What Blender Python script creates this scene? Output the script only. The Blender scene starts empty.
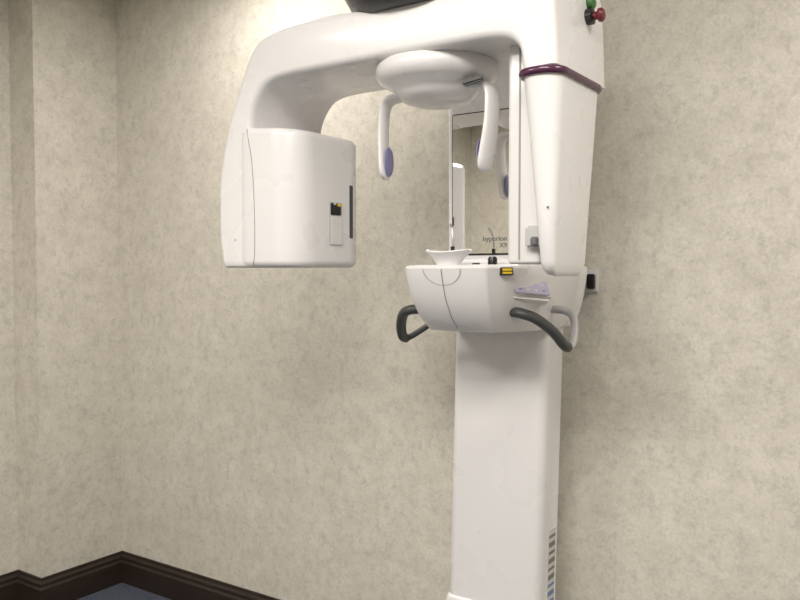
import bpy, bmesh, math
from mathutils import Vector, Matrix
scene = bpy.context.scene
try:
    scene.view_settings.view_transform = 'Standard'
except Exception: pass

# ---------------------------------------------------------------- materials
def mat(name, col, rough=0.4, metal=0.0, coat=0.0, emit=None, estr=0.0):
    m = bpy.data.materials.new(name); m.use_nodes = True
    b = m.node_tree.nodes['Principled BSDF']
    b.inputs['Base Color'].default_value = (*col, 1)
    b.inputs['Roughness'].default_value = rough
    b.inputs['Metallic'].default_value = metal
    b.inputs['Coat Weight'].default_value = coat
    b.inputs['Coat Roughness'].default_value = 0.12
    if emit:
        b.inputs['Emission Color'].default_value = (*emit, 1)
        b.inputs['Emission Strength'].default_value = estr
    return m

def paint_mat(name, col, rough):
    m = mat(name, col, rough, coat=0.35)
    nt = m.node_tree; b = nt.nodes['Principled BSDF']
    tc = nt.nodes.new('ShaderNodeTexCoord')
    n = nt.nodes.new('ShaderNodeTexNoise'); n.inputs['Scale'].default_value = 6
    r = nt.nodes.new('ShaderNodeMapRange')
    r.inputs['To Min'].default_value = rough - .05; r.inputs['To Max'].default_value = rough + .05
    nt.links.new(tc.outputs['Object'], n.inputs['Vector'])
    nt.links.new(n.outputs['Fac'], r.inputs['Value']); nt.links.new(r.outputs['Result'], b.inputs['Roughness'])
    return m

WHITE = paint_mat('white_enamel', (0.74, 0.73, 0.735), 0.28)
WHITE2 = paint_mat('warm_white_plastic', (0.69, 0.68, 0.675), 0.4)
GREYP = mat('light_grey_plastic', (0.46, 0.46, 0.46), 0.4)
INK = mat('grey_print', (0.12, 0.12, 0.13), 0.5)
DARK = mat('charcoal_rubber', (0.055, 0.058, 0.058), 0.42)
BLACK = mat('black_plastic', (0.012, 0.012, 0.014), 0.3)
SEAM = mat('seam_shadow_gap', (0.30, 0.295, 0.29), 0.6)
PURPLE = mat('burgundy_ring', (0.065, 0.012, 0.045), 0.25, coat=.3)
LILAC = mat('lilac_pad', (0.20, 0.19, 0.34), 0.5)
LILACP = mat('lilac_panel', (0.42, 0.40, 0.52), 0.35)
MIRROR = mat('mirror_glass', (0.92, 0.92, 0.90), 0.02, metal=1.0)
STEEL = mat('brushed_steel', (0.45, 0.45, 0.45), 0.35, metal=.9)
YELLOW = mat('yellow_label', (0.80, 0.55, 0.02), 0.5)
RED = mat('red_stop_button', (0.13, 0.010, 0.016), 0.3)
GREEN = mat('green_indicator', (0.04, 0.13, 0.03), 0.3)
BLUE = mat('blue_label', (0.12, 0.22, 0.42), 0.5)
PAPER = mat('paper_label', (0.62, 0.62, 0.60), 0.6)

def wallpaper():
    m = bpy.data.materials.new('mottled_wallpaper'); m.use_nodes = True
    nt = m.node_tree; N = nt.nodes.new; L = nt.links.new
    b = nt.nodes['Principled BSDF']; b.inputs['Roughness'].default_value = .75
    b.inputs['Specular IOR Level'].default_value = .25
    tc = N('ShaderNodeTexCoord')
    def noise(scale, det, rough, dist=0, off=0):
        mp = N('ShaderNodeMapping'); mp.inputs['Location'].default_value = (off, off*.7, off*.3)
        n = N('ShaderNodeTexNoise'); n.inputs['Scale'].default_value = scale
        n.inputs['Detail'].default_value = det; n.inputs['Roughness'].default_value = rough
        n.inputs['Distortion'].default_value = dist
        L(tc.outputs['Object'], mp.inputs['Vector']); L(mp.outputs[0], n.inputs['Vector']); return n
    def ramp(n, a, c, v0=0., v1=1.):
        r = N('ShaderNodeMapRange'); r.inputs['From Min'].default_value = a; r.inputs['From Max'].default_value = c
        r.inputs['To Min'].default_value = v0; r.inputs['To Max'].default_value = v1
        L(n.outputs['Fac'], r.inputs['Value']); return r
    n1 = noise(9, 9, .75, .3); n2 = noise(24, 9, .82, .2, 3.1); n3 = noise(110, 4, .7, 0, 7.7)
    r1 = ramp(n1, .38, .66); r2 = ramp(n2, .49, .70)
    mx = N('ShaderNodeMix'); mx.data_type = 'RGBA'
    mx.inputs['A'].default_value = (0.69, 0.655, 0.58, 1); mx.inputs['B'].default_value = (0.585, 0.55, 0.48, 1)
    L(r1.outputs[0], mx.inputs['Factor'])
    mm = N('ShaderNodeMath'); mm.operation = 'MULTIPLY'; mm.inputs[1].default_value = .85
    L(r2.outputs[0], mm.inputs[0])
    mx2 = N('ShaderNodeMix'); mx2.data_type = 'RGBA'; mx2.inputs['B'].default_value = (0.42, 0.40, 0.36, 1)
    L(mm.outputs[0], mx2.inputs['Factor']); L(mx.outputs['Result'], mx2.inputs['A'])
    r3 = ramp(n3, .3, .7, .90, 1.08)
    mx3 = N('ShaderNodeVectorMath'); mx3.operation = 'SCALE'
    L(mx2.outputs['Result'], mx3.inputs[0]); L(r3.outputs[0], mx3.inputs['Scale'])
    L(mx3.outputs[0], b.inputs['Base Color'])
    bp = N('ShaderNodeBump'); bp.inputs['Strength'].default_value = .15; bp.inputs['Distance'].default_value = .002
    L(n3.outputs['Fac'], bp.inputs['Height']); L(bp.outputs[0], b.inputs['Normal'])
    return m
WALL = wallpaper()

def wood():
    m = mat('dark_walnut', (0.03, 0.02, 0.014), .35)
    nt = m.node_tree; b = nt.nodes['Principled BSDF']
    tc = nt.nodes.new('ShaderNodeTexCoord'); mp = nt.nodes.new('ShaderNodeMapping'); mp.inputs['Scale'].default_value = (2, 2, 30)
    n = nt.nodes.new('ShaderNodeTexNoise'); n.inputs['Scale'].default_value = 4; n.inputs['Detail'].default_value = 5
    c = nt.nodes.new('ShaderNodeValToRGB')
    c.color_ramp.elements[0].color = (0.014, 0.010, 0.008, 1); c.color_ramp.elements[1].color = (0.04, 0.027, 0.02, 1)
    nt.links.new(tc.outputs['Object'], mp.inputs[0]); nt.links.new(mp.outputs[0], n.inputs['Vector'])
    nt.links.new(n.outputs['Fac'], c.inputs[0]); nt.links.new(c.outputs[0], b.inputs['Base Color'])
    return m
WOOD = wood()
def carpet():
    m = mat('blue_grey_carpet', (0.06, 0.07, 0.10), .95)
    nt = m.node_tree; b = nt.nodes['Principled BSDF']
    tc = nt.nodes.new('ShaderNodeTexCoord')
    n = nt.nodes.new('ShaderNodeTexNoise'); n.inputs['Scale'].default_value = 140; n.inputs['Detail'].default_value = 3
    c = nt.nodes.new('ShaderNodeValToRGB')
    c.color_ramp.elements[0].position = .35; c.color_ramp.elements[1].position = .7
    c.color_ramp.elements[0].color = (0.03, 0.038, 0.06, 1); c.color_ramp.elements[1].color = (0.10, 0.115, 0.15, 1)
    nt.links.new(tc.outputs['Object'], n.inputs['Vector'])
    nt.links.new(n.outputs['Fac'], c.inputs[0]); nt.links.new(c.outputs[0], b.inputs['Base Color'])
    return m
CARPET = carpet()
CEIL = paint_mat('ceiling_paint', (0.8, 0.79, 0.76), .8)

# ---------------------------------------------------------------- mesh helpers
def finish(name, bm, material, parent=None, smooth=True, angle=40):
    bmesh.ops.recalc_face_normals(bm, faces=bm.faces)
    me = bpy.data.meshes.new(name); bm.to_mesh(me); bm.free()
    if smooth:
        me.polygons.foreach_set('use_smooth', [True]*len(me.polygons))
        me.set_sharp_from_angle(angle=math.radians(angle))
    o = bpy.data.objects.new(name, me); scene.collection.objects.link(o)
    me.materials.append(material)
    if parent: o.parent = parent
    return o

def loft(name, rings, material, parent=None, cap=True, angle=40):
    bm = bmesh.new(); vr = [[bm.verts.new(p) for p in r] for r in rings]
    n = len(rings[0])
    for a, b in zip(vr[:-1], vr[1:]):
        for i in range(n):
            bm.faces.new((a[i], a[(i+1) % n], b[(i+1) % n], b[i]))
    if cap:
        bm.faces.new(vr[0]); bm.faces.new(vr[-1])
    return finish(name, bm, material, parent, angle=angle)

def rrect(cx, cy, hx, hy, r, z, n=8):
    r = min(r, hx*.999, hy*.999); pts = []
    for k, (sx, sy) in enumerate(((1, 1), (-1, 1), (-1, -1), (1, -1))):
        for i in range(n+1):
            a = math.pi/2*(k + i/n)
            pts.append((cx+sx*(hx-r)+r*math.cos(a), cy+sy*(hy-r)+r*math.sin(a), z))
    return pts

def rloft(name, specs, material, parent=None, **k):
    """specs: (z, x0,x1,y0,y1,r)"""
    return loft(name, [rrect((a+b)/2, (c+d)/2, (b-a)/2, (d-c)/2, r, z) for z, a, b, c, d, r in specs], material, parent, **k)

def pill(name, x0, x1, y0, y1, z0, z1, r, e, material, parent=None):
    s = []
    for i in range(7):
        a = math.pi/2*i/6; o = e*(1-math.sin(a)); s.append((z0+e*(1-math.cos(a)), x0+o, x1-o, y0+o, y1-o, max(r-o, .002)))
    for i in range(6, -1, -1):
        a = math.pi/2*i/6; o = e*(1-math.sin(a)); s.append((z1-e*(1-math.cos(a)), x0+o, x1-o, y0+o, y1-o, max(r-o, .002)))
    return rloft(name, s, material, parent)

def catmull(pts, n=8, closed=False):
    out = []; P = [Vector(p) for p in pts]; m = len(P)
    rng = range(m if closed else m-1)
    for i in rng:
        if closed: p0, p1, p2, p3 = P[(i-1) % m], P[i], P[(i+1) % m], P[(i+2) % m]
        else: p0, p1, p2, p3 = P[max(i-1, 0)], P[i], P[i+1], P[min(i+2, m-1)]
        for k in range(n):
            t = k/n
            out.append(.5*((2*p1)+(-p0+p2)*t+(2*p0-5*p1+4*p2-p3)*t*t+(-p0+3*p1-3*p2+p3)*t**3))
    if not closed: out.append(P[-1])
    return out

def sweep(name, path, radii, material, parent, up=(0, 0, 1), n=16, cap=True):
    P = [Vector(p) for p in path]; up = Vector(up); rings = []
    side = None
    for i, p in enumerate(P):
        t = (P[min(i+1, len(P)-1)]-P[max(i-1, 0)]).normalized()
        if side is None: side = t.cross(up).normalized()
        else: side = (side-t*side.dot(t)).normalized()
        w = side.cross(t)
        a, b = radii[i] if isinstance(radii, list) else radii
        rings.append([tuple(p+side*(a*math.cos(2*math.pi*k/n))+w*(b*math.sin(2*math.pi*k/n))) for k in range(n)])
    return loft(name, rings, material, parent, cap=cap)

def obox(name, c, dims, xa, ya, material, parent, bev=.002, seg=2):
    xa = Vector(xa).normalized(); ya = Vector(ya); ya = (ya-xa*ya.dot(xa)).normalized(); za = xa.cross(ya)
    bm = bmesh.new(); bmesh.ops.create_cube(bm, size=1)
    bmesh.ops.scale(bm, vec=dims, verts=bm.verts)
    if bev > 0: bmesh.ops.bevel(bm, geom=bm.edges[:], offset=bev, segments=seg, affect='EDGES')
    M = Matrix((xa, ya, za)).transposed().to_4x4(); M.translation = Vector(c)
    bmesh.ops.transform(bm, matrix=M, verts=bm.verts)
    return finish(name, bm, material, parent, angle=35)
def box(name, x0, x1, y0, y1, z0, z1, material, parent=None, bev=0.0, seg=2):
    return obox(name, ((x0+x1)/2, (y0+y1)/2, (z0+z1)/2), (x1-x0, y1-y0, z1-z0), (1, 0, 0), (0, 1, 0), material, parent, bev, seg)

def lathe(name, c, prof, axis, material, parent, n=40, angle=40):
    ax = Vector(axis).normalized(); s = ax.orthogonal().normalized(); w = ax.cross(s); c = Vector(c)
    rings = [[tuple(c+ax*h+(s*math.cos(2*math.pi*k/n)+w*math.sin(2*math.pi*k/n))*max(r, 1e-4)) for k in range(n)] for r, h in prof]
    return loft(name, rings, material, parent, angle=angle)

def empty(name, loc=(0, 0, 0)):
    e = bpy.data.objects.new(name, None); scene.collection.objects.link(e); e.empty_display_size = .1
    return e

# ---------------------------------------------------------------- room
H = 2.7; RX = 4.6; RY = -4.2; T = .1; CX = -.175; CY = -.405
box('floor', CX-T, RX+T, RY-T, T, -.1, 0, CARPET)
box('ceiling', CX-T, RX+T, RY-T, T, H, H+.1, CEIL)
box('wall_back', CX-T, RX+T, 0, T, 0, H, WALL)
bm = bmesh.new()
lp = [(CX-T, 0), (CX-T, RY), (CX, RY), (CX, CY), (0, CY), (0, 0)]
lo = [bm.verts.new((x, y, 0)) for x, y in lp]; hi = [bm.verts.new((x, y, H)) for x, y in lp]
for i in range(6): bm.faces.new((lo[i], lo[(i+1) % 6], hi[(i+1) % 6], hi[i]))
bm.faces.new(lo); bm.faces.new(hi)
finish('wall_left', bm, WALL, smooth=False)
box('wall_right', RX, RX+T, RY, 0, 0, H, WALL)
box('wall_front', CX-T, RX+T, RY-T, RY, 0, H, WALL)

BP = [(0, 0), (.018, 0), (.018, .095), (.013, .105), (.013, .118), (.007, .130), (.006, .140), (0, .142)]
def baseboard(name, path, side):
    P = [Vector(p) for p in path]; rings = []
    for i, p in enumerate(P):
        ns = []
        if i > 0: d = (P[i]-P[i-1]).normalized(); ns.append(Vector((-d.y, d.x))*side)
        if i < len(P)-1: d = (P[i+1]-P[i]).normalized(); ns.append(Vector((-d.y, d.x))*side)
        m = ns[0] if len(ns) == 1 else (ns[0]+ns[1])
        if len(ns) == 2: m = m/ (m.length_squared)*2
        rings.append([(p.x+m.x*o, p.y+m.y*o, z) for o, z in BP])
    return loft(name, rings, WOOD, None, angle=20)
baseboard('baseboard_left', [(CX, RY), (CX, CY), (0, CY), (0, 0)], -1)
baseboard('baseboard_back', [(0.0, 0), (RX, 0)], -1)
baseboard('baseboard_right', [(RX, 0), (RX, RY)], -1)
baseboard('baseboard_front', [(RX, RY), (CX, RY)], -1)

# ---------------------------------------------------------------- ceiling lights
LM = mat('light_diffuser', (.9, .9, .88), .5, emit=(1, .95, .87), estr=3)
def panel_light(x, y, w, d, power, col=(1, .95, .885)):
    e = empty('ceiling_light')
    e.location = (x, y, H)
    f = box('frame', -w/2-.03, w/2+.03, -d/2-.03, d/2+.03, -.03, 0, CEIL, e, .004)
    g = box('diffuser', -w/2, w/2, -d/2, d/2, -.034, -.028, LM, e)
    l = bpy.data.lights.new('lamp', 'AREA'); l.shape = 'RECTANGLE'; l.size = w; l.size_y = d
    l.energy = power; l.color = col
    lo = bpy.data.objects.new('lamp', l); scene.collection.objects.link(lo); lo.parent = e; lo.location = (0, 0, -.045)
panel_light(1.10, -.45, .22, .22, 11)
panel_light(2.7, -2.2, 1.2, .9, 55)
panel_light(3.6, -.9, .5, .5, 15)
panel_light(1.0, -2.6, .9, .6, 38)

# ---------------------------------------------------------------- machine
M = empty('panoramic_dental_xray_machine')
X0 = 2.09          # machine axis x
rloft('column_lower', [(0, 1.911, 2.236, -.29, -.12, .03), (.03, 1.909, 2.238, -.292, -.12, .03), (.45, 1.915, 2.232, -.282, -.125, .03),
                 (.468, 1.919, 2.228, -.278, -.13, .03), (.473, 1.924, 2.224, -.271, -.13, .028), (1.34, 1.946, 2.245, -.27, -.13, .028)], WHITE, M)
pill('base_plate', 1.80, 2.38, -.62, -.05, 0.0, .035, .06, .012, WHITE2, M)
rloft('column_upper', [(1.30, 1.95, 2.25, -.262, -.12, .03), (1.47, 1.915, 2.267, -.268, -.12, .03), (2.30, 1.913, 2.267, -.268, -.12, .03),
                       (2.36, 1.93, 2.25, -.25, -.13, .03)], WHITE, M)
box('mirror_frame', 1.940, 2.244, -.274, -.262, 1.495, 1.910, BLACK, M, .003)
box('mirror_glass', 1.945, 2.239, -.277, -.272, 1.50, 1.906, MIRROR, M, .001)
def text(name, body, loc, size, material, parent, rot=(math.pi/2, 0, 0)):
    c = bpy.data.curves.new(name, 'FONT'); c.body = body; c.size = size; c.extrude = .0003
    o = bpy.data.objects.new(name, c); scene.collection.objects.link(o); o.location = loc; o.rotation_euler = rot
    c.materials.append(material); o.parent = parent; return o
INK2 = mat('soft_grey_print', (0.18, 0.18, 0.18), 0.5)
text('printed_lettering', 'hyperion', (2.046, -.2785, 1.535), .022, INK2, M)
text('printed_lettering_small', 'X9', (2.100, -.2785, 1.516), .020, INK2, M)
pill('overhead_arm', 1.96, 2.22, -.72, -.12, 2.26, 2.40, .10, .03, WHITE, M)
lathe('overhead_hub', (X0, -.6, 2.19), [(0, 0), (.22, 0), (.255, .012), (.27, .03), (.27, .08), (.25, .10), (0, .10)], (0, 0, 1), WHITE, M, 64)
lathe('hub_shroud', (X0, -.6, 2.07), [(0, 0), (.18, 0), (.21, .02), (.245, .08), (.245, .122), (0, .122)], (0, 0, 1), BLACK, M, 64)

# rotating arm : lofted rounded-rectangle sections between outer and inner profile
st = [((1.475, 1.458), (1.606, 1.458)), ((1.463, 1.53), (1.606, 1.53)), ((1.460, 1.60), (1.606, 1.60)), ((1.464, 1.70), (1.600, 1.70)),
      ((1.482, 1.79), (1.587, 1.79)), ((1.512, 1.88), (1.590, 1.86)), ((1.548, 1.96), (1.610, 1.910)), ((1.588, 2.035), (1.645, 1.946)),
      ((1.632, 2.073), (1.695, 1.959)), ((1.71, 2.090), (1.76, 1.962)), ((1.85, 2.094), (1.86, 1.962)), ((2.05, 2.082), (2.04, 1.962)), ((2.20, 2.098), (2.18, 1.962)),
      ((2.34, 2.145), (2.29, 1.962)), ((2.42, 2.142), (2.352, 1.955)), ((2.458, 2.10), (2.380, 1.937)), ((2.466, 2.02), (2.389, 1.915)),
      ((2.470, 1.94), (2.391, 1.895)), ((2.472, 1.885), (2.393, 1.882))]
so = catmull([(a[0], a[1], 0) for a, b in st], 6); si = catmull([(b[0], b[1], 0) for a, b in st], 6)
YA, YB = -.752, -.445
def asec(o, i, k):
    o = Vector((o.x, o.y)); i = Vector((i.x, i.y)); d = (o-i); L_ = d.length; d.normalize()
    hx, hy = L_/2-k, (YB-YA)/2-k; c = (o+i)/2
    r = max(.018-k, .003); out = []
    for x, y, _ in rrect(0, 0, hx, hy, r, 0, 6):
        out.append((c.x+d.x*x, (YA+YB)/2+y, c.y+d.y*x))
    return out
rings = []
for k in range(5):
    a = math.pi/2*k/5; rr = asec(so[0], si[0], .012*(1-math.sin(a))); rings.append([(x, y, z+.012*(1-math.cos(a))-.0) for x, y, z in rr])
rings += [asec(o, i, 0) for o, i in zip(so[2:], si[2:])]
loft('rotating_arm', rings, WHITE, M)
# tube head housing
hr = []
zs0, zs1 = 1.458, 1.838
HX0, HX1, HY0, HY1 = 1.50, 1.750, -.757, -.435
def hring(z, o):
    return [(x, y, zz-(.10*max(0, x-1.60)*max(0, (zz-1.7)/.138))) for x, y, zz in rrect((HX0+HX1)/2, (HY0+HY1)/2, (HX1-HX0)/2-o, (HY1-HY0)/2-o, max(.085-o, .01), z, 12)]
E = .020
for i in range(8):
    a = math.pi/2*i/7; hr.append(hring(zs0+E*(1-math.cos(a)), E*(1-math.sin(a))))
hr.append(hring(1.7, 0))
for i in range(7, -1, -1):
    a = math.pi/2*i/7; hr.append(hring(zs1-E*(1-math.cos(a)), E*(1-math.sin(a))))
loft('tube_head_housing', hr, WHITE, M)
sweep('housing_seam', catmull([(1.600, -.7565, 1.462), (1.608, -.7572, 1.50), (1.608, -.7572, 1.62), (1.600, -.7572, 1.74), (1.588, -.7572, 1.80), (1.580, -.7550, 1.834)], 8), (.0012, .0012), SEAM, M, up=(0, 1, 0), n=8)
FX = HX1
obox('collimator_recess', (FX+.0005, -.585, 1.58), (.004, .054, .118), (1, 0, 0), (0, 1, 0), GREYP, M, .001)
obox('collimator_plate', (FX+.003, -.585, 1.562), (.004, .048, .080), (1, 0, 0), (0, 1, 0), WHITE2, M, .001)
obox('collimator_head', (FX+.004, -.589, 1.620), (.006, .040, .032), (1, 0, 0), (0, 1, 0), BLACK, M, .001)
obox('collimator_label', (FX+.0075, -.577, 1.632), (.002, .014, .007), (1, 0, 0), (0, 1, 0), YELLOW, M, 0)
obox('collimator_label_b', (FX+.0075, -.597, 1.634), (.002, .010, .005), (1, 0, 0), (0, 1, 0), PAPER, M, 0)
obox('beam_slot', (FX-.0005, -.514, 1.617), (.004, .016, .150), (1, .06, 0), (-.06, 1, 0), DARK, M, .0015)
lathe('housing_screw', (1.53, -.752, 1.535), [(0, 0), (.004, 0), (.004, -.001), (0, -.001)], (0, 1, 0), GREYP, M, 12)

# sensor side cover below ring
sc = [(1.438, 2.446, 2.452, -.69, -.58, .01), (1.441, 2.438, 2.455, -.71, -.56, .012), (1.450, 2.431, 2.458, -.725, -.545, .016), (1.468, 2.427, 2.461, -.733, -.535, .018),
      (1.60, 2.415, 2.466, -.742, -.52, .024), (1.75, 2.401, 2.472, -.750, -.50, .032), (1.875, 2.386, 2.478, -.757, -.488, .040)]
rloft('sensor_arm_cover', sc, WHITE, M)
def ringtorus(name, cx, cy, hx, hy, r, z, rad, material, parent):
    base = rrect(cx, cy, hx, hy, r, z, 10); n = len(base); rings = []
    for i in range(n):
        p = Vector(base[i]); t = (Vector(base[(i+1) % n])-Vector(base[i-1])).normalized(); s = Vector((t.y, -t.x, 0))
        rings.append([tuple(p+s*rad[0]*math.cos(2*math.pi*k/12)+Vector((0, 0, rad[1]*math.sin(2*math.pi*k/12)))) for k in range(12)])
    rings.append(rings[0]); return loft(name, rings, material, parent, cap=False)
ringtorus('accent_ring', 2.4315, -.6225, .0500, .138, .044, 1.873, (.006, .0085), PURPLE, M)
pill('sensor_panel', 2.322, 2.405, -.675, -.53, 1.465, 1.965, .012, .008, WHITE2, M)
box('sensor_trim', 2.352, 2.356, -.6765, -.67, 1.475, 1.95, SEAM, M)
box('sensor_bracket', 2.375, 2.435, -.695, -.56, 1.50, 1.55, GREYP, M, .006)
box('sensor_latch', 2.392, 2.410, -.702, -.69, 1.505, 1.525, INK, M, .003)
lathe('cover_screw', (2.452, -.741, 1.585), [(0, 0), (.0025, 0), (.0025, -.001), (0, -.001)], (0, 1, 0), INK, M, 10)
lathe('stop_button_base', (2.462, -.56, 2.028), [(0, 0), (.018, 0), (.018, .018), (.012, .020), (0, .020)], (1, 0, 0), BLACK, M)
lathe('stop_button', (2.482, -.56, 2.028), [(0, 0), (.009, 0), (.009, .008), (.015, .012), (.016, .018), (.012, .023), (0, .024)], (1, 0, 0), RED, M)
lathe('status_lamp', (2.462, -.55, 2.062), [(0, 0), (.015, 0), (.015, .014), (.01, .018), (0, .02)], (1, 0, 0), GREEN, M)

# head support
lathe('head_support', (X0, -.6, 1.964), [(0, .0), (.148, .0), (.154, -.008), (.156, -.022), (.152, -.036), (.138, -.049), (.110, -.061), (.100, -.076), (.085, -.090), (.06, -.098), (0, -.101)], (0, 0, 1), WHITE, M, 64)
for sgn, nm in ((-1, 'a'), (1, 'b')):
    path = catmull([(X0+sgn*.085, -.6, 1.897), (X0+sgn*.125, -.6, 1.897), (X0+sgn*.150, -.603, 1.887), (X0+sgn*.158, -.607, 1.86), (X0+sgn*.158, -.612, 1.80),
                    (X0+sgn*.152, -.618, 1.74), (X0+sgn*.145, -.622, 1.685)], 8)
    m = len(path); rad = []
    for i in range(m):
        t = i/(m-1); b = .031-.005*math.sin(t*math.pi); a = .011
        if i >= m-6: k = (i-(m-6))/5; f = math.sqrt(max(0.02, 1-k*k)); b *= f; a *= f
        rad.append((b, a))
    sweep('temple_clamp_'+nm, path, rad, WHITE, M, up=(0, 0, 1))
    px = X0+sgn*.148-sgn*.012
    rings = []
    for k, f in ((0, 1), (.5, .98), (.85, .8), (1, .5)):
        rings.append([(px-sgn*.006*k, -.620+.020*f*math.cos(2*math.pi*j/24), 1.731+.038*f*math.sin(2*math.pi*j/24)) for j in range(24)])
    loft('temple_pad_'+nm, rings, LILAC, M)
obox('clamp_joint', (X0+.128, -.650, 1.900), (.05, .02, .014), (1, .3, .25), (-.3, 1, 0), DARK, M, .004)

# chin support body
BX = 2.107
half = [(.165, -.10), (.19, -.16), (.200, -.26), (.200, -.36), (.192, -.43), (.165, -.51), (.130, -.577), (.114, -.596), (.06, -.606), (.02, -.608)]
def plan(ws, nose, z, inset=0):
    pts = [(h[0]*ws-inset, (h[1] if h[1] > -.3 else -.3+(h[1]+.3)*nose)+(inset if h[1] < -.3 else 0)) for h in half]
    full = [(BX+x, y, z) for x, y in pts]+[(BX-x, y, z) for x, y in reversed(pts)]
    return [tuple(v) for v in catmull(full, 6, True)]
loft('chin_support_body', [plan(.75, .66, 1.289, .012), plan(.78, .69, 1.291, .0), plan(.805, .725, 1.299), plan(.875, .83, 1.330), plan(.935, .93, 1.38), plan(.975, .985, 1.435),
                           plan(.985, 1.0, 1.456), plan(.98, .99, 1.462, .002), plan(.96, .97, 1.465, .006)], WHITE, M)
sweep('body_seam', [(BX, -.610, 1.454), (BX, -.6055, 1.435), (BX, -.588, 1.38), (BX, -.557, 1.330), (BX, -.525, 1.300)], (.0010, .0010), SEAM, M, up=(1, 0, 0), n=8)
arc = []
for i in range(17):
    a = math.pi*i/16; x = .055*math.cos(a); z = 1.455-.042*math.sin(a)
    arc.append((BX+x, -.6095+(1.455-z)*.30, z))
sweep('insert_seam', arc, (.0008, .0008), SEAM, M, up=(0, 1, 0), n=8)
cup = []
for r, z in ((.030, 1.460), (.034, 1.470), (.042, 1.483), (.058, 1.497), (.064, 1.503), (.062, 1.506), (.052, 1.498), (.036, 1.490), (.01, 1.487)):
    cup.append([(X0+.010+r*math.cos(2*math.pi*k/36), -.560+r*.72*math.sin(2*math.pi*k/36), z-.004+.003*math.cos(4*math.pi*k/36)*(r/.06)) for k in range(36)])
loft('chin_rest', cup, WHITE, M)
pill('rear_deck', 1.99, 2.285, -.47, -.27, 1.45, 1.480, .05, .010, WHITE, M)
lathe('bite_post', (2.195, -.50, 1.46), [(0, 0), (.012, 0), (.012, .020), (.009, .026), (0, .027)], (0, 0, 1), BLACK, M, 20)
lathe('bite_post_collar', (2.150, -.505, 1.464), [(0, 0), (.010, 0), (.010, .006), (0, .007)], (0, 0, 1), DARK, M, 20)
sweep('bite_rod', catmull([(2.018, -.40, 1.46), (2.018, -.40, 1.53), (2.014, -.395, 1.565), (2.004, -.39, 1.58)], 6), (.0026, .0026), STEEL, M, up=(1, 0, 0), n=8)
lathe('bite_rod_tip', (2.018, -.40, 1.495), [(0, 0), (.005, 0), (.006, .022), (0, .024)], (0, 0, 1), BLACK, M, 12)
NS = Vector((.86, -.50, .16)).normalized(); XS = Vector((.50, .86, 0))
cs = Vector((2.2560, -.5440, 1.448))
obox('warning_sticker', cs, (.034, .010, .019), XS, NS, BLACK, M, 0)
for i in (0, 1):
    obox('warning_sticker_face_%d' % i, cs+NS*.0048+Vector((0, 0, .0040-.0080*i)), (.028, .002, .0054), XS, NS, YELLOW, M, 0)
# control console on the right shoulder, panel lies on its sloping face
N = Vector((.70, -.42, .58)).normalized(); XA = Vector((.50, .86, -.09)); CC = Vector((2.267, -.447, 1.396))
obox('control_console', CC, (.135, .060, .045), XA, N.cross(XA), WHITE, M, .014, 4)
c = CC+N*.0218
obox('control_panel', c, (.110, .044, .003), XA, N.cross(XA), LILACP, M, .001)
for i in range(4):
    for j in range(2):
        cc = c+XA.normalized()*(-.036+.024*i)+N.cross(XA).normalized()*(-.010+.018*j)+N*.0014
        obox('panel_key_%d_%d' % (i, j), cc, (.009, .004, .0006), XA, N.cross(XA), PAPER if (i+j) % 3 else BLUE, M, .0001)

for sgn, nm in ((-1, 'a'), (1, 'b')):
    def P(x, y, z): return (BX+sgn*x, y, z)
    grip = catmull([P(.135, -.482, 1.345), P(.170, -.495, 1.342), P(.202, -.478, 1.328), P(.232, -.445, 1.295), P(.247, -.415, 1.262), P(.250, -.392, 1.253)], 6)
    n = len(grip); rad = [(.0165-.0030*(i/(n-1)), .0135) for i in range(n)]
    sweep('grip_'+nm, grip, rad, DARK, M)
    back = catmull([P(.250, -.398, 1.252), P(.256, -.378, 1.262), P(.253, -.355, 1.30), P(.243, -.345, 1.330), P(.215, -.335, 1.345), P(.150, -.325, 1.347)], 6) if sgn > 0 else \
           catmull([P(.250, -.398, 1.252), P(.246, -.370, 1.258), P(.222, -.330, 1.283), P(.200, -.31, 1.305), P(.150, -.29, 1.325)], 6)
    sweep('handle_stay_'+nm, back, (.0110, .0085), GREYP if sgn > 0 else DARK, M)

box('wall_bracket', 2.18, 2.255, -.14, -.001, 1.385, 1.455, GREYP, M, .004)
box('wall_bracket_plate', 2.12, 2.295, -.012, -.0005, 1.385, 1.455, WHITE2, M, .003)
box('bracket_block', 2.265, 2.287, -.030, -.010, 1.395, 1.44, BLACK, M, .003)
lathe('bracket_knob', (2.252, -.07, 1.42), [(0, 0), (.022, 0), (.022, .012), (.016, .016), (0, .017)], (1, -.3, 0), STEEL, M, 28)
def sx(z): return 2.224+.0242*(z-.473)
obox('serial_label', (sx(.59)+.0005, -.190, .59), (.0015, .050, .23), (1, 0, -.0242), (0, 1, 0), PAPER, M, 0)
for i in range(9):
    z = .492+.024*i
    obox('label_print_%d' % i, (sx(z)+.0014, -.190, z), (.001, .042, .014 if i % 2 else .008), (1, 0, -.0242), (0, 1, 0), BLUE if i < 3 else INK2, M, 0)

# ---------------------------------------------------------------- camera
cam = bpy.data.cameras.new('camera'); co = bpy.data.objects.new('camera', cam); scene.collection.objects.link(co)
cam.sensor_width = 36; cam.lens = 36; cam.clip_start = .02
co.location = (3.15, -2.33, 1.45)
co.rotation_euler = (math.radians(90-2.1), 0, math.radians(34.15))
scene.camera = co
w = bpy.data.worlds.new('world'); scene.world = w; w.use_nodes = True
w.node_tree.nodes['Background'].inputs[0].default_value = (.9, .9, 1, 1); w.node_tree.nodes['Background'].inputs[1].default_value = .15
